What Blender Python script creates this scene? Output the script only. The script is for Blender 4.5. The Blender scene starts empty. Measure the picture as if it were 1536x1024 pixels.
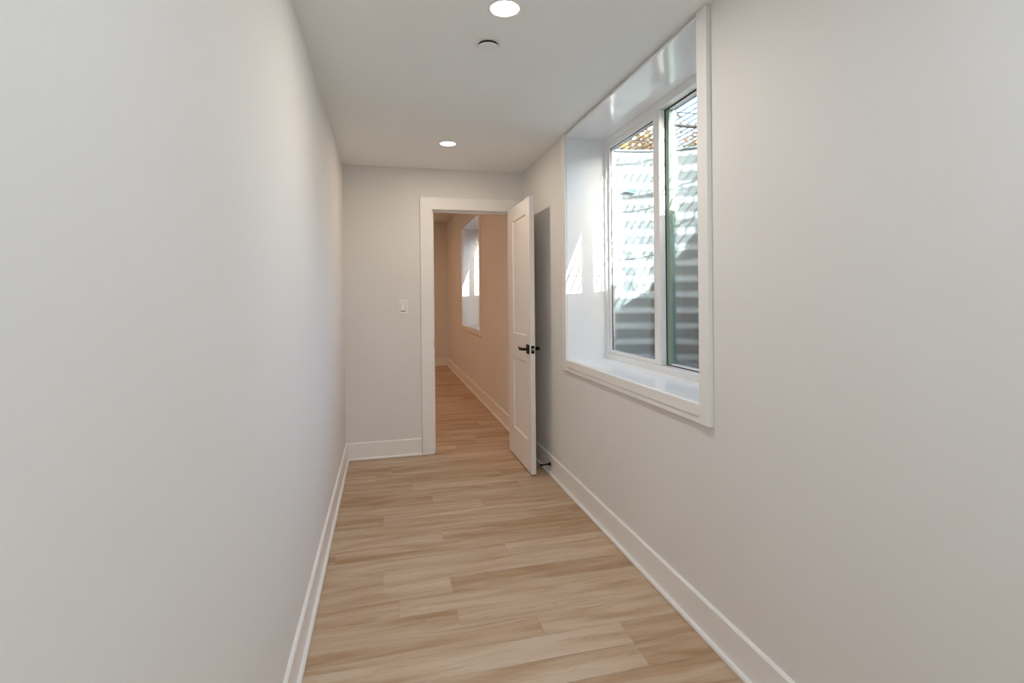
import bpy, bmesh, math, random
from mathutils import Vector, Matrix
random.seed(7)
C = bpy.context.scene.collection
PI = math.pi

# ------------------------------------------------------------------ sizes
XL, XR = -0.314, 1.2          # corridor side walls
YB = 4.406                    # face of the end wall
HC = 2.412                   # corridor ceiling
YR = -3.4                     # wall behind the camera
WT = 0.12                     # end wall thickness
YF, HF, XFL = 10.1, 2.80, -2.4   # far room
XO = 1.532                     # outer face of the right wall
WY0, WY1, WZ0, WZ1 = 1.77, 3.27, 0.90, 2.385    # clear window opening
DY = 4.75                     # the far window stands this much further on
DX0, DX1, DZ = 0.405, 1.085, 2.062             # door opening
GZ = 2.445                    # outside grade

# ------------------------------------------------------------------ helpers
def mat(name, col, rough=0.5, metal=0.0, spec=0.5, noise=0.0, nscale=8.0, bump=0.0, bscale=200.0):
    m = bpy.data.materials.new(name); m.use_nodes = True
    nt = m.node_tree; b = nt.nodes['Principled BSDF']
    b.inputs['Base Color'].default_value = (*col, 1)
    b.inputs['Roughness'].default_value = rough
    b.inputs['Metallic'].default_value = metal
    b.inputs['Specular IOR Level'].default_value = spec
    geo = nt.nodes.new('ShaderNodeNewGeometry')
    if noise:
        n = nt.nodes.new('ShaderNodeTexNoise'); n.inputs['Scale'].default_value = nscale
        n.inputs['Detail'].default_value = 4
        nt.links.new(geo.outputs['Position'], n.inputs['Vector'])
        r = nt.nodes.new('ShaderNodeValToRGB')
        r.color_ramp.elements[0].position = 0.3; r.color_ramp.elements[1].position = 0.7
        r.color_ramp.elements[0].color = (*[c*(1-noise) for c in col], 1)
        r.color_ramp.elements[1].color = (*[min(1, c*(1+noise)) for c in col], 1)
        nt.links.new(n.outputs['Fac'], r.inputs['Fac'])
        nt.links.new(r.outputs['Color'], b.inputs['Base Color'])
    if bump:
        n = nt.nodes.new('ShaderNodeTexNoise'); n.inputs['Scale'].default_value = bscale
        nt.links.new(geo.outputs['Position'], n.inputs['Vector'])
        bp = nt.nodes.new('ShaderNodeBump'); bp.inputs['Strength'].default_value = bump
        bp.inputs['Distance'].default_value = 0.002
        nt.links.new(n.outputs['Fac'], bp.inputs['Height'])
        nt.links.new(bp.outputs['Normal'], b.inputs['Normal'])
    return m

def emis(name, col, s):
    m = bpy.data.materials.new(name); m.use_nodes = True
    nt = m.node_tree; nt.nodes.remove(nt.nodes['Principled BSDF'])
    e = nt.nodes.new('ShaderNodeEmission'); e.inputs[0].default_value = (*col, 1); e.inputs[1].default_value = s
    nt.links.new(e.outputs[0], nt.nodes['Material Output'].inputs[0]); return m

def glass_mat(name, tint):
    m = bpy.data.materials.new(name); m.use_nodes = True
    nt = m.node_tree; nt.nodes.remove(nt.nodes['Principled BSDF'])
    t = nt.nodes.new('ShaderNodeBsdfTransparent'); t.inputs[0].default_value = (*tint, 1)
    g = nt.nodes.new('ShaderNodeBsdfGlossy'); g.inputs['Roughness'].default_value = 0.02
    f = nt.nodes.new('ShaderNodeFresnel'); f.inputs[0].default_value = 1.45
    k = nt.nodes.new('ShaderNodeMath'); k.operation = 'MULTIPLY'; k.inputs[1].default_value = 0.8
    mx = nt.nodes.new('ShaderNodeMixShader')
    nt.links.new(f.outputs[0], k.inputs[0]); nt.links.new(k.outputs[0], mx.inputs[0])
    nt.links.new(t.outputs[0], mx.inputs[1]); nt.links.new(g.outputs[0], mx.inputs[2])
    nt.links.new(mx.outputs[0], nt.nodes['Material Output'].inputs[0]); return m

PAINT = mat('wall_paint', (0.755, 0.742, 0.722), 0.75, spec=0.25, noise=0.012, nscale=1.4, bump=0.05, bscale=350)
CEIL = mat('ceiling_paint', (0.86, 0.89, 0.895), 0.85, spec=0.2, noise=0.01, nscale=1.2)
TRIM = mat('trim_enamel', (0.83, 0.82, 0.805), 0.3, spec=0.45, noise=0.01, nscale=2)
GLOSS = mat('window_return_enamel', (0.84, 0.86, 0.875), 0.11, spec=0.6, noise=0.01, nscale=2)
SATIN = mat('window_side_enamel', (0.83, 0.85, 0.865), 0.6, spec=0.15, noise=0.01, nscale=2)
VINYL = mat('white_vinyl', (0.82, 0.83, 0.83), 0.28, noise=0.01, nscale=3)
SEAL = mat('dark_seal_and_gap', (0.015, 0.017, 0.017), 0.5, noise=0.1, nscale=40)
VINYL_SHADE = mat('shaded_vinyl_green_grey', (0.27, 0.37, 0.31), 0.35, spec=0.5, noise=0.05, nscale=12)  # shade and glass tint on white vinyl, put into the colour
DOORP = mat('door_enamel', (0.80, 0.77, 0.75), 0.38, spec=0.4, noise=0.01, nscale=3)
BLACK = mat('matte_black_metal', (0.006, 0.006, 0.007), 0.45, spec=0.22, noise=0.1, nscale=60)
STEEL = mat('brushed_steel', (0.55, 0.55, 0.54), 0.3, metal=0.9, noise=0.05, nscale=80)
PLAST = mat('white_plastic', (0.84, 0.83, 0.81), 0.35, noise=0.01, nscale=10)
PLATE = mat('grey_white_cover', (0.80, 0.85, 0.86), 0.5, noise=0.01, nscale=10)
GLASS = glass_mat('window_glass', (0.93, 0.96, 0.95))
SUB = mat('subfloor', (0.3, 0.28, 0.25), 0.9, noise=0.1, nscale=5)
STUCCO = mat('outside_wall', (0.62, 0.60, 0.56), 0.9, noise=0.05, nscale=20)
GRATE = mat('dark_grate_steel', (0.035, 0.033, 0.032), 0.5, metal=0.4, noise=0.2, nscale=30)

def box(bm, x0, x1, y0, y1, z0, z1):
    vs = [bm.verts.new((x, y, z)) for z in (z0, z1) for y in (y0, y1) for x in (x0, x1)]
    for f in ((0,2,3,1), (4,5,7,6), (0,1,5,4), (2,6,7,3), (0,4,6,2), (1,3,7,5)):
        bm.faces.new([vs[i] for i in f])

def cyl(bm, p0, p1, r0, r1=None, n=24, caps=True):
    r1 = r0 if r1 is None else r1
    p0, p1 = Vector(p0), Vector(p1); d = (p1-p0).normalized()
    a = d.orthogonal().normalized(); b = d.cross(a)
    A = [bm.verts.new(p0+(a*math.cos(2*PI*i/n)+b*math.sin(2*PI*i/n))*r0) for i in range(n)]
    B = [bm.verts.new(p1+(a*math.cos(2*PI*i/n)+b*math.sin(2*PI*i/n))*r1) for i in range(n)]
    for i in range(n):
        bm.faces.new((A[i], A[(i+1) % n], B[(i+1) % n], B[i]))
    if caps: bm.faces.new(A[::-1]); bm.faces.new(B)

def tube(bm, pts, radii, n=12, sq=1.0):
    rings = []
    for i, p in enumerate(pts):
        p = Vector(p)
        d = (Vector(pts[min(i+1, len(pts)-1)])-Vector(pts[max(i-1, 0)])).normalized()
        up = Vector((0, 0, 1)) if abs(d.z) < 0.9 else Vector((1, 0, 0))
        a = d.cross(up).normalized(); b = a.cross(d)
        rings.append([bm.verts.new(p+(a*math.cos(2*PI*k/n)*sq+b*math.sin(2*PI*k/n))*radii[i]) for k in range(n)])
    for A, B in zip(rings, rings[1:]):
        for k in range(n): bm.faces.new((A[k], A[(k+1) % n], B[(k+1) % n], B[k]))
    bm.faces.new(rings[0][::-1]); bm.faces.new(rings[-1])

def obj(name, bm, m, parent=None, bevel=0.0, smooth=False, loc=(0, 0, 0)):
    bmesh.ops.recalc_face_normals(bm, faces=bm.faces[:])
    me = bpy.data.meshes.new(name); bm.to_mesh(me); bm.free()
    me.materials.append(m)
    if smooth:
        for p in me.polygons: p.use_smooth = True
    o = bpy.data.objects.new(name, me); C.objects.link(o); o.location = loc
    if parent: o.parent = parent
    if bevel:
        md = o.modifiers.new('bevel', 'BEVEL'); md.width = bevel; md.segments = 2; md.limit_method = 'ANGLE'
        md.angle_limit = math.radians(50)
    return o

def boxes(name, m, lst, parent=None, bevel=0.0):
    bm = bmesh.new()
    for b in lst: box(bm, *b)
    return obj(name, bm, m, parent, bevel)

def struct(o): o['kind'] = 'structure'; return o
def empty(name, loc=(0, 0, 0)):
    o = bpy.data.objects.new(name, None); C.objects.link(o); o.location = loc; o.empty_display_size = 0.1
    return o
def tag(o, label, cat, group=None):
    o['label'] = label; o['category'] = cat
    if group: o['group'] = group
    return o
def copy_tree(o, parent=None, off=None):
    c = o.copy(); C.objects.link(c)
    if parent: c.parent = parent
    if off: c.location = Vector(o.location)+Vector(off)
    for ch in o.children: copy_tree(ch, c)
    return c

# ------------------------------------------------------------------ wood floor
def wood():
    m = bpy.data.materials.new('oak_planks'); m.use_nodes = True
    nt = m.node_tree; L = nt.links.new; N = nt.nodes.new
    b = nt.nodes['Principled BSDF']
    at = N('ShaderNodeAttribute'); at.attribute_name = 'tone'
    geo = N('ShaderNodeNewGeometry')
    sep = N('ShaderNodeSeparateXYZ'); L(geo.outputs['Position'], sep.inputs[0])
    seed = N('ShaderNodeSeparateColor'); L(at.outputs['Color'], seed.inputs[0])
    def math_(op, a, bb):
        n = N('ShaderNodeMath'); n.operation = op
        for i, v in enumerate((a, bb)):
            if isinstance(v, (int, float)): n.inputs[i].default_value = v
            else: L(v, n.inputs[i])
        return n.outputs[0]
    def coords(sx, sy):
        c = N('ShaderNodeCombineXYZ')
        L(math_('ADD', math_('MULTIPLY', sep.outputs[0], sx), math_('MULTIPLY', seed.outputs[1], 37)), c.inputs[0])
        L(math_('MULTIPLY', sep.outputs[1], sy), c.inputs[1])
        L(math_('MULTIPLY', seed.outputs[2], 53), c.inputs[2]); return c.outputs[0]
    def noise(v, s, d, dist=0.0):
        n = N('ShaderNodeTexNoise'); L(v, n.inputs['Vector'])
        n.inputs['Scale'].default_value = s; n.inputs['Detail'].default_value = d
        n.inputs['Distortion'].default_value = dist; return n.outputs['Fac']
    broad = noise(coords(1.1, 9.0), 1.6, 5, 0.8)      # wide streaks inside a plank
    fine = noise(coords(2.2, 55.0), 3.0, 6, 0.3)      # fine grain lines
    base = N('ShaderNodeValToRGB'); cr = base.color_ramp
    cr.elements[0].position = 0.0; cr.elements[0].color = (0.350, 0.210, 0.108, 1)
    cr.elements[1].position = 1.0; cr.elements[1].color = (0.590, 0.465, 0.350, 1)
    e = cr.elements.new(0.5); e.color = (0.480, 0.340, 0.225, 1)
    tone = math_('ADD', math_('MULTIPLY', seed.outputs[0], 0.42),
                 math_('ADD', math_('MULTIPLY', math_('SUBTRACT', broad, 0.5), 2.0),
                       math_('ADD', math_('MULTIPLY', math_('SUBTRACT', fine, 0.5), 0.55), 0.30)))
    L(tone, base.inputs[0])
    # knots and little dark dashes
    v = N('ShaderNodeTexVoronoi'); v.inputs['Scale'].default_value = 1.0
    L(coords(2.2, 6.0), v.inputs['Vector'])
    kn = N('ShaderNodeMapRange'); kn.inputs[1].default_value = 0.015; kn.inputs[2].default_value = 0.05
    kn.inputs[3].default_value = 0.55; kn.inputs[4].default_value = 1.0
    L(v.outputs['Distance'], kn.inputs[0])
    dash = N('ShaderNodeMapRange'); dash.inputs[1].default_value = 0.63; dash.inputs[2].default_value = 0.72
    dash.inputs[3].default_value = 1.0; dash.inputs[4].default_value = 0.7
    L(noise(coords(9.0, 80.0), 1.5, 4, 0.8), dash.inputs[0])
    mul = math_('MULTIPLY', kn.outputs[0], dash.outputs[0])
    mx = N('ShaderNodeMix'); mx.data_type = 'RGBA'; mx.blend_type = 'MULTIPLY'; mx.inputs[0].default_value = 1.0
    L(base.outputs[0], mx.inputs[6])
    cc = N('ShaderNodeCombineColor')
    for i in range(3): L(mul, cc.inputs[i])
    L(cc.outputs[0], mx.inputs[7])
    L(mx.outputs[2], b.inputs['Base Color'])
    rr = N('ShaderNodeMapRange'); rr.inputs[3].default_value = 0.42; rr.inputs[4].default_value = 0.56
    L(fine, rr.inputs[0]); L(rr.outputs[0], b.inputs['Roughness'])
    b.inputs['Specular IOR Level'].default_value = 0.35
    bp = N('ShaderNodeBump'); bp.inputs['Strength'].default_value = 0.12; bp.inputs['Distance'].default_value = 0.001
    L(fine, bp.inputs['Height']); L(bp.outputs[0], b.inputs['Normal'])
    return m
WOOD = wood()

def build_floor():
    PW, PL = 0.1285, 1.22
    known = {0: .912, 1: .600, 2: .285, 5: -.016, 6: .610, 8: .300, 10: -.017, 11: .597, 12: .295, 14: .183, 17: .048}
    tones = {(0, 0): .95, (0, 1): .30, (1, 0): .55, (1, 1): .9, (2, 0): .7, (2, 1): .8, (4, 0): .35, (5, 0): .40, (5, 1): .95,
             (6, 0): .55, (6, 1): .8, (8, 0): .85, (8, 1): .3, (10, 0): .25, (10, 1): .85, (11, 0): .7, (11, 1): .35,
             (12, 0): .15, (12, 1): .75, (17, 0): .1, (17, 1): .35}
    bm = bmesh.new(); lay = bm.loops.layers.float_color.new('tone')
    rnd = random.Random(11)
    y = 1.796; i0 = int((YR-0.1-y)//PW); i1 = int((YF-y)//PW)+1
    G = 0.0011
    for i in range(i0, i1+1):
        ya, yb = y+i*PW, y+(i+1)*PW
        far = ya > YB-0.01
        xa, xb = (XFL if far else XL-0.0), XR
        s = known.get(i, rnd.choice([-.02, .28, .6, .9])+rnd.uniform(-.1, .1))
        while s > xa: s -= PL
        k = 0; x = s
        if i in known: first = known[i]
        else: first = None
        while x < xb:
            a, b_ = max(x, xa), min(x+PL, xb)
            if b_-a > 0.01:
                t = rnd.random()
                if first is not None and abs(x+PL-first) < 0.01: t = tones.get((i, 0), t)
                if first is not None and abs(x-first) < 0.01: t = tones.get((i, 1), t)
                c = (t, rnd.random(), rnd.random(), 1)
                vs = [bm.verts.new(p) for p in ((a+G*.5, max(ya, YR-.1)+G*.5, 0), (b_-G*.5, max(ya, YR-.1)+G*.5, 0), (b_-G*.5, min(yb, YF)-G*.5, 0), (a+G*.5, min(yb, YF)-G*.5, 0))]
                f = bm.faces.new(vs)
                for l in f.loops: l[lay] = c
            x += PL
    me = bpy.data.meshes.new('floor'); bm.to_mesh(me); bm.free()
    me.materials.append(WOOD); me.materials.append(SUB)
    # dark bed under the planks (shows in the joints), same object
    bm = bmesh.new(); bm.from_mesh(me)
    n0 = len(bm.faces)
    box(bm, XFL-.1, XR+.05, YR-.15, YF+.1, -0.08, -0.0012)
    bm.faces.ensure_lookup_table()
    for f in bm.faces[n0:]: f.material_index = 1
    bm.to_mesh(me); bm.free()
    o = bpy.data.objects.new('floor', me); C.objects.link(o); struct(o)
build_floor()

# ------------------------------------------------------------------ shell
def shell():
    struct(boxes('wall_left', PAINT, [(XL-WT, XL, YR, YB+WT, -0.0, HC+.3)]))
    # right wall: both rooms, with the two window openings
    L = []; g = 0.018
    oy = [(WY0-g, WY1+g), (WY0-g+DY, WY1+g+DY)]; z0, z1 = WZ0-g, WZ1+.012; H = 4.6
    ys = [YR-.2, oy[0][0], oy[0][1], oy[1][0], oy[1][1], YF+.2]
    L.append((XR, XO, ys[0], ys[1], 0, H)); L.append((XR, XO, ys[2], ys[3], 0, H)); L.append((XR, XO, ys[4], ys[5], 0, H))
    for a, b in oy:
        L.append((XR, XO, a, b, 0, z0)); L.append((XR, XO, a, b, z1, H))
    struct(boxes('wall_right', PAINT, L))
    # end wall with the doorway
    J = 0.02
    struct(boxes('wall_end', PAINT, [
        (XFL-.05, DX0-J, YB, YB+WT, 0, HF+.2), (DX1+J, XR, YB, YB+WT, 0, HF+.2),
        (DX0-J, DX1+J, YB, YB+WT, DZ+J, HF+.2)]))
    struct(boxes('ceiling', CEIL, [(XL, XR, YR, YB, HC, HC+.15)]))
    struct(boxes('wall_behind', PAINT, [(XL-WT, XR+.05, YR-.15, YR, 0, HC+.3)]))
    struct(boxes('wall_far', PAINT, [(XFL-.15, XR, YF, YF+.15, 0, HF+.1)]))
    struct(boxes('wall_far_left', PAINT, [(XFL-.15, XFL, YB+WT, YF+.15, 0, HF+.1)]))
    struct(boxes('ceiling_far', CEIL, [(XFL-.1, XR, YB+WT, YF+.1, HF, HF+.15)]))
shell()

def profile_board(name, p0, p1, inward, h=0.142, t=0.013, shoe=True):
    """baseboard from p0 to p1 (xy), 'inward' = unit xy vector into the room"""
    p0, p1, n = Vector((*p0, 0)), Vector((*p1, 0)), Vector((*inward, 0))
    prof = [(0, 0.002), (0, h), (t-.005, h), (t, h-.006), (t, 0.018)]
    prof += [(t+.010, 0.018), (t+.014, 0.012), (t+.014, 0.002)] if shoe else [(t, 0.002)]
    bm = bmesh.new()
    A = [bm.verts.new(p0+n*d+Vector((0, 0, z))) for d, z in prof]
    B = [bm.verts.new(p1+n*d+Vector((0, 0, z))) for d, z in prof]
    k = len(prof)
    for i in range(k): bm.faces.new((A[i], A[(i+1) % k], B[(i+1) % k], B[i]))
    bm.faces.new(A); bm.faces.new(B[::-1])
    return struct(obj(name, bm, TRIM))
profile_board('baseboard_left', (XL, YR), (XL, YB), (1, 0))
profile_board('baseboard_right', (XR, YR), (XR, YB), (-1, 0))
profile_board('baseboard_end', (XL+.013, YB), (DX0-.11, YB), (0, -1))
profile_board('baseboard_far_right', (XR, YB+WT+.0), (XR, YF), (-1, 0))
profile_board('baseboard_far', (XFL, YF), (XR-.013, YF), (0, -1))

# ------------------------------------------------------------------ doorway trim
t = struct(empty('trim_1', (DX0, YB, 0)))
def in_trim(o): o.location = -Vector(t.location); o.parent = t; return o
CW, CT = 0.105, 0.02
in_trim(boxes('casing', TRIM, [(DX0-CW-.0, DX0-.006, YB-CT, YB, 0.002, DZ+.006+CW-.006),]))
in_trim(boxes('casing', TRIM, [(DX1+.006, XR-.002, YB-CT, YB, 0.144, DZ+.006+CW-.006),]))
in_trim(boxes('casing', TRIM, [(DX0-.0059, DX1+.0059, YB-CT, YB, DZ+.006, DZ+CW),]))
in_trim(boxes('casing', TRIM, [(DX0-CW, DX0-.006, YB+WT, YB+WT+CT, 0.002, DZ+CW)]))
in_trim(boxes('casing', TRIM, [(DX0-.006, DX1+.006, YB+WT, YB+WT+CT, DZ+.006, DZ+CW)]))
in_trim(boxes('jamb', TRIM, [(DX0-.0195, DX0, YB-.0, YB+WT, 0.002, DZ+.0195)]))
in_trim(boxes('jamb', TRIM, [(DX1, DX1+.0195, YB-.0, YB+WT, 0.002, DZ+.0195)]))
in_trim(boxes('jamb', TRIM, [(DX0, DX1, YB-.0, YB+WT, DZ, DZ+.0195)]))
in_trim(boxes('door_stop_moulding', TRIM, [(DX0, DX0+.011, YB+.040, YB+.075, 0.002, DZ), (DX1-.011, DX1, YB+.040, YB+.075, 0.002, DZ), (DX0+.011, DX1-.011, YB+.040, YB+.075, DZ-.011, DZ)]))
in_trim(boxes('strike_plate', STEEL, [(DX0-.001, DX0+.0016, YB+.0005, YB+.034, 0.90, 0.958), (DX0-.008, DX0+.0016, YB-.0016, YB+.0004, 0.905, 0.953)]))['label'] = 'grey metal strike plate'
in_trim(boxes('strike_hole', SEAL, [(DX0+.0016, DX0+.002, YB+.012, YB+.026, 0.917, 0.943)]))

# ------------------------------------------------------------------ the open door
def build_door():
    x0, x1, ya, yb, z0, z1 = 1.040, 1.075, 3.648, 4.338, 0.012, 2.060
    d = struct(empty('door_1', (x1, yb, z0)))
    d['label'] = 'white two-panel door standing open against the right wall'
    def par(o): o.location = -Vector(d.location); o.parent = d; return o
    ia, ib = ya+.108, yb-.150+.0   # panel edges
    ib = 4.165+.0
    pans = [(1.026, 1.945), (0.243, 0.828)]
    S = 0.009   # sink of the panels
    bm = bmesh.new()
    # one slab: both faces have two recessed panels with a sloped edge
    ys = [ya, ia, ib, yb]; zs = [z0, pans[1][0], pans[1][1], pans[0][0], pans[0][1], z1]
    for side, x, sgn in ((0, x0, 1), (1, x1, -1)):
        for i in range(3):
            for j in range(5):
                a, b_, c, e = ys[i], ys[i+1], zs[j], zs[j+1]
                if i == 1 and j in (1, 3):
                    xi = x+sgn*S; w = .006
                    o_ = [(x, a, c), (x, b_, c), (x, b_, e), (x, a, e)]
                    n_ = [(xi, a+w, c+w), (xi, b_-w, c+w), (xi, b_-w, e-w), (xi, a+w, e-w)]
                    O = [bm.verts.new(v) for v in o_]; I = [bm.verts.new(v) for v in n_]
                    for k in range(4): bm.faces.new((O[k], O[(k+1) % 4], I[(k+1) % 4], I[k]))
                    bm.faces.new(I)
                else:
                    bm.faces.new([bm.verts.new(v) for v in ((x, a, c), (x, b_, c), (x, b_, e), (x, a, e))])
    for q in (((x0, ya, z0), (x1, ya, z0), (x1, ya, z1), (x0, ya, z1)), ((x0, yb, z0), (x1, yb, z0), (x1, yb, z1), (x0, yb, z1)),
              ((x0, ya, z0), (x1, ya, z0), (x1, yb, z0), (x0, yb, z0)), ((x0, ya, z1), (x1, ya, z1), (x1, yb, z1), (x0, yb, z1))):
        bm.faces.new([bm.verts.new(v) for v in q])
    bmesh.ops.remove_doubles(bm, verts=bm.verts[:], dist=1e-5)
    par(obj('door_slab', bm, DOORP, None))
    zc, yc = 0.931, ya+.062
    for s, xf in ((-1, x0), (1, x1)):
        h = bmesh.new(); box(h, min(xf, xf+s*.008), max(xf, xf+s*.008), yc-.032, yc+.032, zc-.034, zc+.034)
        o = par(obj('rose', h, BLACK, None, 0.0015)); o['label'] = 'square black rose'
        h = bmesh.new()
        cyl(h, (xf+s*.008, yc, zc), (xf+s*.045, yc, zc), .011, .010)
        lever = par(obj('lever_neck', h, BLACK, None, smooth=False))
        h = bmesh.new()
        X = xf+s*.048
        pts = [(X, yc-.014, zc+.000), (X, yc+.0, zc+.001), (X+s*.003, yc+.03, zc+.001), (X+s*.004, yc+.06, zc-.001), (X+s*.001, yc+.09, zc-.001), (X-s*.004, yc+.115, zc+.006), (X-s*.008, yc+.130, zc+.012)]
        tube(h, pts, [.008, .0115, .012, .0105, .009, .007, .005], 14, 0.55)
        o = par(obj('lever', h, BLACK, None, smooth=True)); o['label'] = 'curved black lever handle'
    o = par(boxes('latch_plate', BLACK, [(x0+.005, x1-.005, ya-.0015, ya+.001, zc-.029, zc+.029)], None, 0.002))
    o['label'] = 'black latch plate on the door edge'
    h = bmesh.new(); box(h, x0+.0115, x1-.0115, ya-.010, ya-.0015, zc-.007, zc+.011)
    par(obj('latch_bolt', h, STEEL, None, 0.003))
    for zh in (0.22, 1.03, 1.84):
        h = bmesh.new(); cyl(h, (x1+.007, yb+.022, zh-.045), (x1+.007, yb+.022, zh+.045), .0065, n=16)
        box(h, x1-.001, x1+.0015, yb-.03, yb+.018, zh-.044, zh+.044)
        par(obj('hinge', h, BLACK, None))
build_door()

# door stop on the baseboard
ds = tag(empty('door_stopper', (XR-.013, 3.655, .078)), 'black baseboard door stop sticking out behind the open white door', 'door stop')
h = bmesh.new(); cyl(h, (0, 0, 0), (-.006, 0, 0), .014, .013, 20); obj('base_flange', h, BLACK, ds, smooth=False)
h = bmesh.new(); tube(h, [(-.006, 0, 0), (-.02, 0, -.001), (-.05, 0, -.002), (-.066, 0, -.003)], [.010, .0065, .0055, .0055], 16); obj('rod', h, BLACK, ds, smooth=True)
h = bmesh.new(); cyl(h, (-.066, 0, -.003), (-.082, 0, -.003), .009, .008, 20); obj('rubber_tip', h, BLACK, ds)

# ------------------------------------------------------------------ windows
def build_window(n):
    w = struct(empty('window_1', (XR, WY0, WZ0)))
    def par(o): o.location = -Vector(w.location); o.parent = w; return o
    xc = XR-.020; xf = 1.466
    # casing on the room side (picture frame); lower board has a stepped lower band
    yo0, yo1, zo0, zo1 = WY0-.067, WY1+.067, 0.822, HC-.001
    par(boxes('casing', TRIM, [(xc, XR, yo0, WY0-.004, zo0, zo1)], None, .0015))
    par(boxes('casing', TRIM, [(xc, XR, WY1+.004, yo1, zo0, zo1)], None, .0015))
    par(boxes('casing', TRIM, [(xc, XR, WY0-.0039, WY1+.0039, .849, WZ0-.004), (xc+.004, XR, WY0-.0039, WY1+.0039, zo0, .849)], None, .0015))
    # boards lining the deep opening
    tb = .012
    par(boxes('sill_board', GLOSS, [(XR-.006, xf, WY0, WY1, WZ0-tb, WZ0)], None, .001))
    par(boxes('head_board', GLOSS, [(xc+.001, xf, WY0, WY1, WZ1, WZ1+tb)], None, .001))
    par(boxes('side_board', SATIN, [(XR-.006, xf, WY0-tb, WY0, WZ0-tb, WZ1+tb)], None, .001))
    par(boxes('side_board', SATIN, [(XR-.006, xf, WY1, WY1+tb, WZ0-tb, WZ1+tb)], None, .001))
    # vinyl frame
    fr = .034; a0, a1, c0, c1 = WY0-.014, WY1+.014, WZ0-.014, WZ1+.011
    iy0, iy1, iz0, iz1 = WY0+fr, WY1-fr, WZ0+.036, WZ1-.042
    X1 = xf+.080
    par(boxes('window_frame', VINYL, [(xf, X1, a0, iy0, c0, c1), (xf, xf+.044, iy1, a1, c0, c1), (xf, X1, iy0, iy1, c0, iz0), (xf, X1, iy0, iy1, iz1, c1)], None, .002))
    ym = 2.59
    # far sash, inner track
    s = .032; x0, x1 = xf+.012, xf+.042
    sash = par(boxes('sash', VINYL, [(x0, x1, iy1-s, iy1-.001, iz0+.001, iz1-.001), (x0-.006, x1, ym-.034, ym+.030, iz0+.001, iz1-.001),
        (x0, x1, ym+.030, iy1-s, iz0+.001, iz0+.024), (x0, x1, ym+.030, iy1-s, iz1-.034, iz1-.001)], None, .0015))
    def sub(o): o.parent = sash; o.location = (0, 0, 0); return o
    sub(boxes('gasket', SEAL, [(x0+.008, x0+.013, iy1-s-.004, iy1-s+.002, iz0+.022, iz1-.032), (x0+.008, x0+.013, ym+.028, ym+.033, iz0+.022, iz1-.032),
        (x0+.008, x0+.013, ym+.03, iy1-s, iz0+.021, iz0+.026), (x0+.008, x0+.013, ym+.03, iy1-s, iz1-.038, iz1-.033)]))
    sub(boxes('pane', GLASS, [(x0+.0135, x0+.0175, ym+.026, iy1-s+.004, iz0+.02, iz1-.030)]))
    # near sash, outer track, white meeting stile with its shade coloured in green-grey
    y0, y1 = xf+.048, xf+.078
    sash = par(boxes('sash', VINYL, [(y0, y1, iy0+.001, iy0+.03, iz0+.001, iz1-.001),
        (y0, y1, iy0+.03, ym-.07, iz0+.001, iz0+.012), (y0, y1, iy0+.03, ym-.07, iz1-.010, iz1-.001)], None, .0015))
    st = sub(boxes('meeting_stile', VINYL_SHADE, [(y0, y1, ym-.068, ym+.020, iz0+.001, iz1-.001), (y0-.004, y0, ym-.050, ym-.046, iz0+.001, iz1-.001), (y0-.004, y0, ym-.034, ym-.031, iz0+.001, iz1-.001)]))
    st['label'] = 'white meeting stile, shade coloured in green-grey'
    sub(boxes('gasket', SEAL, [(x1+.0005, y0-.0005, ym-.034, ym-.026, iz0+.001, iz1-.001), (y0-.003, y0, iy0, ym-.034, iz1-.008, iz1-.001), (y0-.003, y0, iy0, ym-.034, iz0+.001, iz0+.005)]))
    sub(boxes('pane', GLASS, [(y0+.013, y0+.017, iy0+.026, ym-.064, iz0+.008, iz1-.006)]))
    return w
w1 = build_window(1)
w1['label'] = 'wide white-framed sliding basement window in the corridor'
w2 = copy_tree(w1, off=(0, DY, 0)); w2.name = 'window_2'
w2['label'] = 'window of the far room, seen through the doorway'

# ------------------------------------------------------------------ window wells
def galv():
    m = bpy.data.materials.new('galvanised_steel'); m.use_nodes = True
    nt = m.node_tree; b = nt.nodes['Principled BSDF']; L = nt.links.new
    geo = nt.nodes.new('ShaderNodeNewGeometry')
    v = nt.nodes.new('ShaderNodeTexVoronoi'); v.inputs['Scale'].default_value = 55
    L(geo.outputs['Position'], v.inputs['Vector'])
    n = nt.nodes.new('ShaderNodeTexNoise'); n.inputs['Scale'].default_value = 5; n.inputs['Detail'].default_value = 5
    L(geo.outputs['Position'], n.inputs['Vector'])
    r = nt.nodes.new('ShaderNodeValToRGB')
    r.color_ramp.elements[0].color = (0.105, 0.132, 0.148, 1); r.color_ramp.elements[1].color = (0.170, 0.205, 0.228, 1)
    mm = nt.nodes.new('ShaderNodeMix'); mm.inputs[0].default_value = 0.35
    L(n.outputs['Fac'], mm.inputs[2])
    sc = nt.nodes.new('ShaderNodeSeparateColor'); L(v.outputs['Color'], sc.inputs[0]); L(sc.outputs[0], mm.inputs[3])
    L(mm.outputs[0], r.inputs[0]); L(r.outputs[0], b.inputs['Base Color'])
    b.inputs['Metallic'].default_value = 0.12; b.inputs['Roughness'].default_value = 0.62; b.inputs['Specular IOR Level'].default_value = 0.3
    return m
GALV = galv()
GRAVEL = mat('gravel', (0.23, 0.22, 0.21), 0.9, noise=0.6, nscale=60)
GRASS = mat('lawn', (0.10, 0.13, 0.045), 0.9, noise=0.5, nscale=30)
WC = (WY0+WY1)/2; WA, WB, WE = 1.13, 1.02, 2.7      # well: half length, projection, roundness

def well_xy(th, extra=0.0):
    c, s = math.cos(th), math.sin(th)
    y = (abs(c)**(2/WE))*(1 if c >= 0 else -1); x = abs(s)**(2/WE)
    return XO+(WB+extra)*x, WC+(WA+extra)*y

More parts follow.
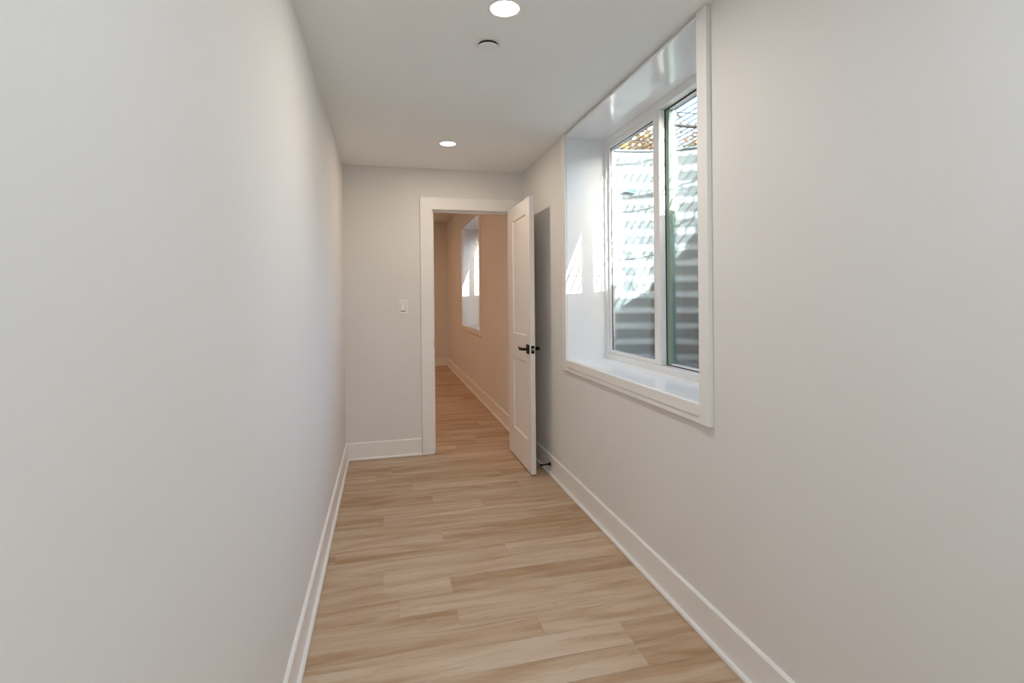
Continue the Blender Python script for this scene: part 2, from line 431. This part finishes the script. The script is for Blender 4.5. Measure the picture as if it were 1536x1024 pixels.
def plan(n=96):
    # evenly spaced points along the plan curve
    P = [Vector(well_xy(PI*i/2000)) for i in range(2001)]
    L = [0]
    for a, b in zip(P, P[1:]): L.append(L[-1]+(b-a).length)
    out = []; j = 0
    for k in range(n+1):
        s = L[-1]*k/n
        while j < 1999 and L[j+1] < s: j += 1
        u = (s-L[j])/max(1e-9, L[j+1]-L[j]); out.append(P[j].lerp(P[j+1], min(1, u)))
    return out

def build_well():
    w = empty('window_well', (XO, WC, .70))
    tag(w, 'corrugated galvanised steel window well outside the corridor window', 'window well')
    P = plan(); pitch = .1195; z0, z1 = .62, 2.432; nz = int((z1-z0)/pitch*14)
    bm = bmesh.new(); rings = []
    N = []
    for i in range(len(P)):
        d = (P[min(i+1, len(P)-1)]-P[max(i-1, 0)]).normalized(); N.append(Vector((d.y, -d.x)))
    if (N[48].x < 0): N = [-v for v in N]
    for k in range(nz+1):
        z = z0+(z1-z0)*k/nz; ph = 2*PI*(z-.015)/pitch
        a = .0125*(math.sin(ph)+.25*math.sin(2*ph))
        if z1-z < .03: a *= (z1-z)/.03
        rings.append([bm.verts.new((P[i].x+N[i].x*a-XO if 0 < i < len(P)-1 else .001, P[i].y+N[i].y*a-WC, z-.70)) for i in range(len(P))])
    for A, B in zip(rings, rings[1:]):
        for i in range(len(P)-1): bm.faces.new((A[i], A[i+1], B[i+1], B[i]))
    o = obj('corrugated_wall', bm, GALV, w, smooth=True)
    md = o.modifiers.new('s', 'SOLIDIFY'); md.thickness = .002; md.offset = 1
    # rolled rim
    bm = bmesh.new()
    tube(bm, [(p.x-XO+(.0 if 0 < i < len(P)-1 else .012), p.y-WC, 2.434-.70) for i, p in enumerate(P)], [.009]*len(P), 8)
    obj('rim', bm, GALV, w, smooth=True)
    return w
well = build_well()

def build_gravel():
    bm = bmesh.new(); P = plan(64); rnd = random.Random(3)
    n = 26; R = []
    for k in range(n+1):
        f = k/n
        R.append([bm.verts.new(((p.x-XO)*f*.985+.004, (p.y-WC)*(f*.985+.0), rnd.uniform(0, .022))) for p in P])
    for A, B in zip(R, R[1:]):
        for i in range(len(P)-1): bm.faces.new((A[i], A[i+1], B[i+1], B[i]))
    o = obj('gravel', bm, GRAVEL, None, loc=(XO, WC, .715))
    o['kind'] = 'stuff'; return tag(o, 'grey gravel covering the floor of the window well', 'gravel')
gravel = build_gravel()

def build_grate():
    g = empty('well_grate', (XO, WC, 2.452))
    tag(g, 'dark steel bar grate covering the top of the window well', 'grate')
    # outline of the well at distance x -> half length
    def half(x):
        u = min(1, x/(WB+.03)); return (WA+.03)*(1-u**WE)**(1/WE)
    bars = []
    x = .035
    while x < WB:
        bm = bmesh.new(); hl = half(x)
        tube(bm, [(x, -hl, 0), (x, hl, 0)], [.0053, .0053], 8)
        bars.append(obj('bar', bm, GRATE, g)); x += .0545
    for yy in (-.93, -.62, -.31, 0.0, .31, .50, .62, .93):
        # cross members across the opening
        lo, hi = 0.01, WB
        for k in range(60):
            mid = (lo+hi)/2
            if half(mid) > abs(yy): lo = mid
            else: hi = mid
        bm = bmesh.new()
        r = .013 if abs(yy-.50) < .01 else .0038
        if abs(yy-.62) < .01: continue
        tube(bm, [(.012, yy, -.008-(r-.0045)), (lo, yy, -.008-(r-.0045))], [r, r], 10)
        o = obj('cross_bar', bm, GRATE, g)
        if r > .01: o['label'] = 'thick cross bar'
    bm = bmesh.new()
    P = [(x_, half(x_)) for x_ in [.012+(WB+.03-.012)*(1-(1-k/40)**2) for k in range(41)]]
    pts = [(a, b, -.004) for a, b in P]+[(a, -b, -.004) for a, b in P[::-1]]
    tube(bm, pts, [.008]*len(pts), 8)
    obj('rim_bar', bm, GRATE, g)
    return g
grate = build_grate()
well2 = copy_tree(well, off=(0, DY, 0)); well2['label'] = 'corrugated steel window well outside the far room window'
grate2 = copy_tree(grate, off=(0, DY, 0)); grate2['label'] = 'steel bar grate over the far room window well'
gravel2 = copy_tree(gravel, off=(0, DY, 0)); gravel2['label'] = 'gravel on the floor of the far room window well'

# teal scrap stuck to the steel
bm = bmesh.new(); rnd = random.Random(5)
pts = [(-.07, .0), (-.03, .006), (-.012, .022), (.004, .010), (.018, .034), (.026, .012), (.045, .026), (.05, -.004), (.03, -.014), (.0, -.008), (-.03, -.006)]
lo = [bm.verts.new((x, 0, z)) for x, z in pts]; hi = [bm.verts.new((x, -.004-rnd.random()*.006, z)) for x, z in pts]
for i in range(len(pts)): bm.faces.new((lo[i], lo[(i+1) % len(pts)], hi[(i+1) % len(pts)], hi[i]))
bm.faces.new(lo[::-1]); bm.faces.new(hi)
o = obj('plastic_scrap', bm, mat('teal_plastic', (0.01, 0.20, 0.22), .5, noise=.2, nscale=60), None, loc=(1.83, 3.618, 2.12))
tag(o, 'small torn teal scrap stuck to the sunlit corrugated steel', 'scrap')
SCRAP = o

# ------------------------------------------------------------------ outside ground
bm = bmesh.new()
X2 = XO+WB+.25
def ring(cy):
    P = [(XO+(p.x-XO)*1.02, cy+(p.y-WC)*1.015) for p in plan(64)]
    ya, yb = cy-WA-.25, cy+WA+.25
    prev = None
    for (x, y) in P:
        # project outwards to the rectangle
        dx, dy = (x-XO), (y-cy)
        s = min((X2-XO)/dx if dx > 1e-6 else 1e9, (WA+.25)/abs(dy) if abs(dy) > 1e-6 else 1e9)
        cur = (bm.verts.new((x, y, GZ-.03)), bm.verts.new((XO+dx*s, cy+dy*s, GZ-.03)))
        if prev: bm.faces.new((prev[0], cur[0], cur[1], prev[1]))
        prev = cur
    return ya, yb
r1 = ring(WC); r2 = ring(WC+DY)
def quad(x0, x1, y0, y1):
    bm.faces.new([bm.verts.new(v) for v in ((x0, y0, GZ-.03), (x1, y0, GZ-.03), (x1, y1, GZ-.03), (x0, y1, GZ-.03))])
for a, b in ((YR-12, r1[0]), (r1[1], r2[0]), (r2[1], 40)): quad(XO, X2, a, b)
quad(X2, 40, YR-12, 40)
# corners between ring and rectangle
for (ya, yb) in (r1, r2):
    cy = (ya+yb)/2
    for sgn in (-1, 1):
        pass
G = struct(obj('ground', bm, GRASS))

# ------------------------------------------------------------------ shrub with autumn leaves
LEAF = bpy.data.materials.new('autumn_leaves'); LEAF.use_nodes = True
nt = LEAF.node_tree; b = nt.nodes['Principled BSDF']; at = nt.nodes.new('ShaderNodeAttribute'); at.attribute_name = 'tint'
rr = nt.nodes.new('ShaderNodeValToRGB'); cr = rr.color_ramp
cr.elements[0].color = (0.42, 0.21, 0.045, 1); cr.elements[1].color = (0.13, 0.10, 0.03, 1)
e = cr.elements.new(.55); e.color = (0.40, 0.29, 0.16, 1)
nt.links.new(at.outputs['Fac'], rr.inputs[0]); nt.links.new(rr.outputs[0], b.inputs['Base Color']); b.inputs['Roughness'].default_value = .6
BARK = mat('bark', (0.11, 0.08, 0.055), .9, noise=.3, nscale=25)
def shrub(name, x, y, hgt, spread, nleaf, label, seed):
    rnd = random.Random(seed); t = tag(empty(name, (x, y, GZ-.03)), label, 'shrub', None)
    sb = bmesh.new(); tips = []
    for k in range(16):
        a = rnd.uniform(0, 2*PI); r = rnd.uniform(.3, 1)*spread
        end = Vector((math.cos(a)*r, math.sin(a)*r, hgt*rnd.uniform(.6, 1)))
        st = Vector((math.cos(a)*.06, math.sin(a)*.06, 0)); mid = st.lerp(end, .5)+Vector((rnd.uniform(-.1, .1), rnd.uniform(-.1, .1), .15))
        tube(sb, [st, st.lerp(mid, .5), mid, mid.lerp(end, .5), end], [.02, .016, .012, .008, .003], 6)
        for j in range(8):
            u = rnd.uniform(.35, 1); p = st.lerp(mid, u*2) if u < .5 else mid.lerp(end, u*2-1)
            q = p+Vector((rnd.gauss(0, .16), rnd.gauss(0, .16), rnd.uniform(.02, .3)))
            tube(sb, [p, q], [.004, .0015], 4); tips.append((p, q))
    obj('stems', sb, BARK, t)
    lb = bmesh.new(); lay = lb.loops.layers.float_color.new('tint')
    for k in range(nleaf):
        p, q = rnd.choice(tips); c = p.lerp(q, rnd.uniform(.2, 1.1))+Vector((rnd.gauss(0, .05), rnd.gauss(0, .05), rnd.gauss(0, .04)))
        M = Matrix.Rotation(rnd.uniform(0, 2*PI), 3, 'Z') @ Matrix.Rotation(rnd.uniform(-1.2, 1.2), 3, 'X')
        l, w = rnd.uniform(.045, .08), rnd.uniform(.018, .03)
        vs = [lb.verts.new(c+M @ Vector(v)) for v in ((0, 0, 0), (w, l*.35, .006), (w*.7, l*.7, .004), (0, l, -.004), (-w*.7, l*.7, .004), (-w, l*.35, .006))]
        f = lb.faces.new(vs); v_ = rnd.random()
        for lp in f.loops: lp[lay] = (v_, v_, v_, 1)
    me = bpy.data.meshes.new('foliage'); lb.to_mesh(me); lb.free(); me.materials.append(LEAF)
    o = bpy.data.objects.new('foliage', me); C.objects.link(o); o.parent = t
shrub('shrub', 2.95, 5.6, .80, .45, 1100, 'orange-brown leafed shrub seen through the grate bars, left', 1)
shrub('shrub', 4.05, 6.0, .95, .5, 1000, 'tan leafed shrub seen through the grate bars, right', 2)

# ------------------------------------------------------------------ small fittings
sw = tag(empty('light_switch', (.1545, YB, 1.248)), 'white rocker light switch on the end wall left of the doorway', 'light switch')
boxes('wall_plate', PLAST, [(-.037, .037, -.006, 0, -.058, .058)], sw, .002)
bm = bmesh.new()
pr = [(-.0075, -.033), (-.0135, -.0325), (-.0095, .0), (-.0068, .033), (-.0055, .033), (-.0055, -.033)]
A = [bm.verts.new((-.0165, y, z)) for y, z in pr]; B = [bm.verts.new((.0165, y, z)) for y, z in pr]
for i in range(6): bm.faces.new((A[i], A[(i+1) % 6], B[(i+1) % 6], B[i]))
bm.faces.new(A); bm.faces.new(B[::-1]); obj('rocker', bm, PLAST, sw)
boxes('rocker_gap', SEAL, [(-.018, .018, -.0064, -.006, -.0385, .0345)], sw)

def outlet(y, z, label):
    o = tag(empty('wall_outlet', (XR, y, z)), label, 'outlet', None)
    boxes('wall_plate', PLAST, [(-.006, 0, -.037, .037, -.058, .058)], o, .002)
    boxes('receptacle', PLAST, [(-.008, -.006, -.0165, .0165, .005, .034)], o, .001)
    boxes('receptacle', PLAST, [(-.008, -.006, -.0165, .0165, -.034, -.005)], o, .001)
    for s in (-1, 1):
        for zz in (.021, -.018): boxes('slot', SEAL, [(-.0084, -.008, s*.006-.001, s*.006+.001, zz-.005, zz+.005)], o)
outlet(5.52, .425, 'white wall outlet low on the far room wall nearest the doorway')
outlet(8.95, .46, 'white wall outlet under the far room window, near the back corner')

LCOL = (1.0, 0.92, 0.84)
def downlight(x, y, z, power, col, label, r=.054):
    t = tag(empty('recessed_light', (x, y, z)), label, 'ceiling light', 'recessed ceiling lights')
    bm = bmesh.new(); n = 48
    prof = [(r+.013, 0), (r+.012, -.003), (r+.003, -.005), (r, -.004), (r, 0)]
    R = [[bm.verts.new((q*math.cos(2*PI*k/n), q*math.sin(2*PI*k/n), zz)) for k in range(n)] for q, zz in prof]
    for A, B in zip(R, R[1:]):
        for k in range(n): bm.faces.new((A[k], A[(k+1) % n], B[(k+1) % n], B[k]))
    obj('trim_ring', bm, PLAST, t, smooth=True)
    bm = bmesh.new(); cyl(bm, (0, 0, 0), (0, 0, -.0025), r, r, n)
    obj('lens', bm, emis('lamp_lens', col, 6.0) if 'lamp_lens' not in bpy.data.materials else bpy.data.materials['lamp_lens'], t)
    ld = bpy.data.lights.new('lamp', 'AREA'); ld.shape = 'DISK'; ld.size = 2*r*.96; ld.energy = power; ld.color = col
    lo = bpy.data.objects.new('lamp', ld); C.objects.link(lo); lo.parent = t; lo.location = (0, 0, -.0045)
    return t
P1, P2 = 5.6, 7.0
downlight(.453, 1.899, HC, P1, LCOL, 'large bright round recessed light nearest the camera at the top edge')
downlight(.449, 3.656, HC, P1*.75, (1.0, .82, .64), 'small-looking round recessed light near the end wall')
for yy in (.10, -1.65, -2.9):  # unseen cool lamps, added in place of daylight from behind
    downlight(.457, yy, HC, P1*1.3, (.78, .90, 1.0), 'added unseen ceiling light behind the camera, cool fill for daylight')
for xx, yy in ((-.6, 5.9), (-.6, 8.6)):
    downlight(xx, yy, HF, 11, (1.0, .59, .34), 'warm recessed ceiling light in the far room')

# concealed sprinkler cover plate
sp = tag(empty('sprinkler_cover', (.447, 2.191, HC)), 'small flat round cover plate on the ceiling behind the near light', 'sprinkler cover')
bm = bmesh.new(); cyl(bm, (0, 0, 0), (0, 0, -.011), .041, .041, 32); obj('cup', bm, SEAL, sp)  # cup coloured near-black for the shadow gap above the plate
bm = bmesh.new(); cyl(bm, (0, 0, -.011), (0, 0, -.0135), .045, .044, 48); obj('cover_plate', bm, PLATE, sp)

# ------------------------------------------------------------------ sun, sky
sun = bpy.data.lights.new('sun', 'SUN'); sun.energy = 60.0; sun.angle = math.radians(.03); sun.color = (1, .97, .92)
so = bpy.data.objects.new('sun', sun); C.objects.link(so)
d = Vector((-.42, 1.70, -1.0)); so.rotation_euler = d.to_track_quat('-Z', 'Y').to_euler(); so.location = (6, -8, 8)
W = bpy.data.worlds.new('World'); bpy.context.scene.world = W; W.use_nodes = True
nt = W.node_tree; bg = nt.nodes['Background']
sky = nt.nodes.new('ShaderNodeTexSky'); sky.sky_type = 'NISHITA'; sky.sun_disc = False
sky.sun_elevation = math.radians(30); sky.sun_rotation = math.atan2(.36, -1.72)
sky.air_density = 1.0; sky.dust_density = 3.0
hs = nt.nodes.new('ShaderNodeHueSaturation'); hs.inputs['Saturation'].default_value = 1.15
nt.links.new(sky.outputs[0], hs.inputs['Color']); nt.links.new(hs.outputs[0], bg.inputs[0]); bg.inputs[1].default_value = 3.8

# ------------------------------------------------------------------ camera
f, yaw, pitch, roll, cy = 774.297, .2428, -.0021, -.0096, 447.03
cam = bpy.data.cameras.new('camera'); co = bpy.data.objects.new('camera', cam); C.objects.link(co)
cam.sensor_width = 36; cam.lens = 36*f/1536; cam.shift_y = -(512-cy)/1536; cam.clip_start = .02; cam.clip_end = 300
s, c = math.sin(yaw), math.cos(yaw)
fw = Vector((s*math.cos(pitch), c*math.cos(pitch), math.sin(pitch)))
r = Vector((c, -s, 0)); u = r.cross(fw)
r2 = r*math.cos(roll)+u*math.sin(roll); u2 = -r*math.sin(roll)+u*math.cos(roll)
M = Matrix((r2, u2, -fw)).transposed().to_4x4(); M.translation = (0, 0, 1.32)
co.matrix_world = M
S = bpy.context.scene; S.camera = co
S.view_settings.view_transform = 'Standard'; S.view_settings.look = 'None'
S.view_settings.exposure = 0.50; S.view_settings.gamma = 1.0; S.view_settings.use_curve_mapping = False
S.cycles.max_bounces = 12; S.cycles.diffuse_bounces = 8; S.cycles.transparent_max_bounces = 16
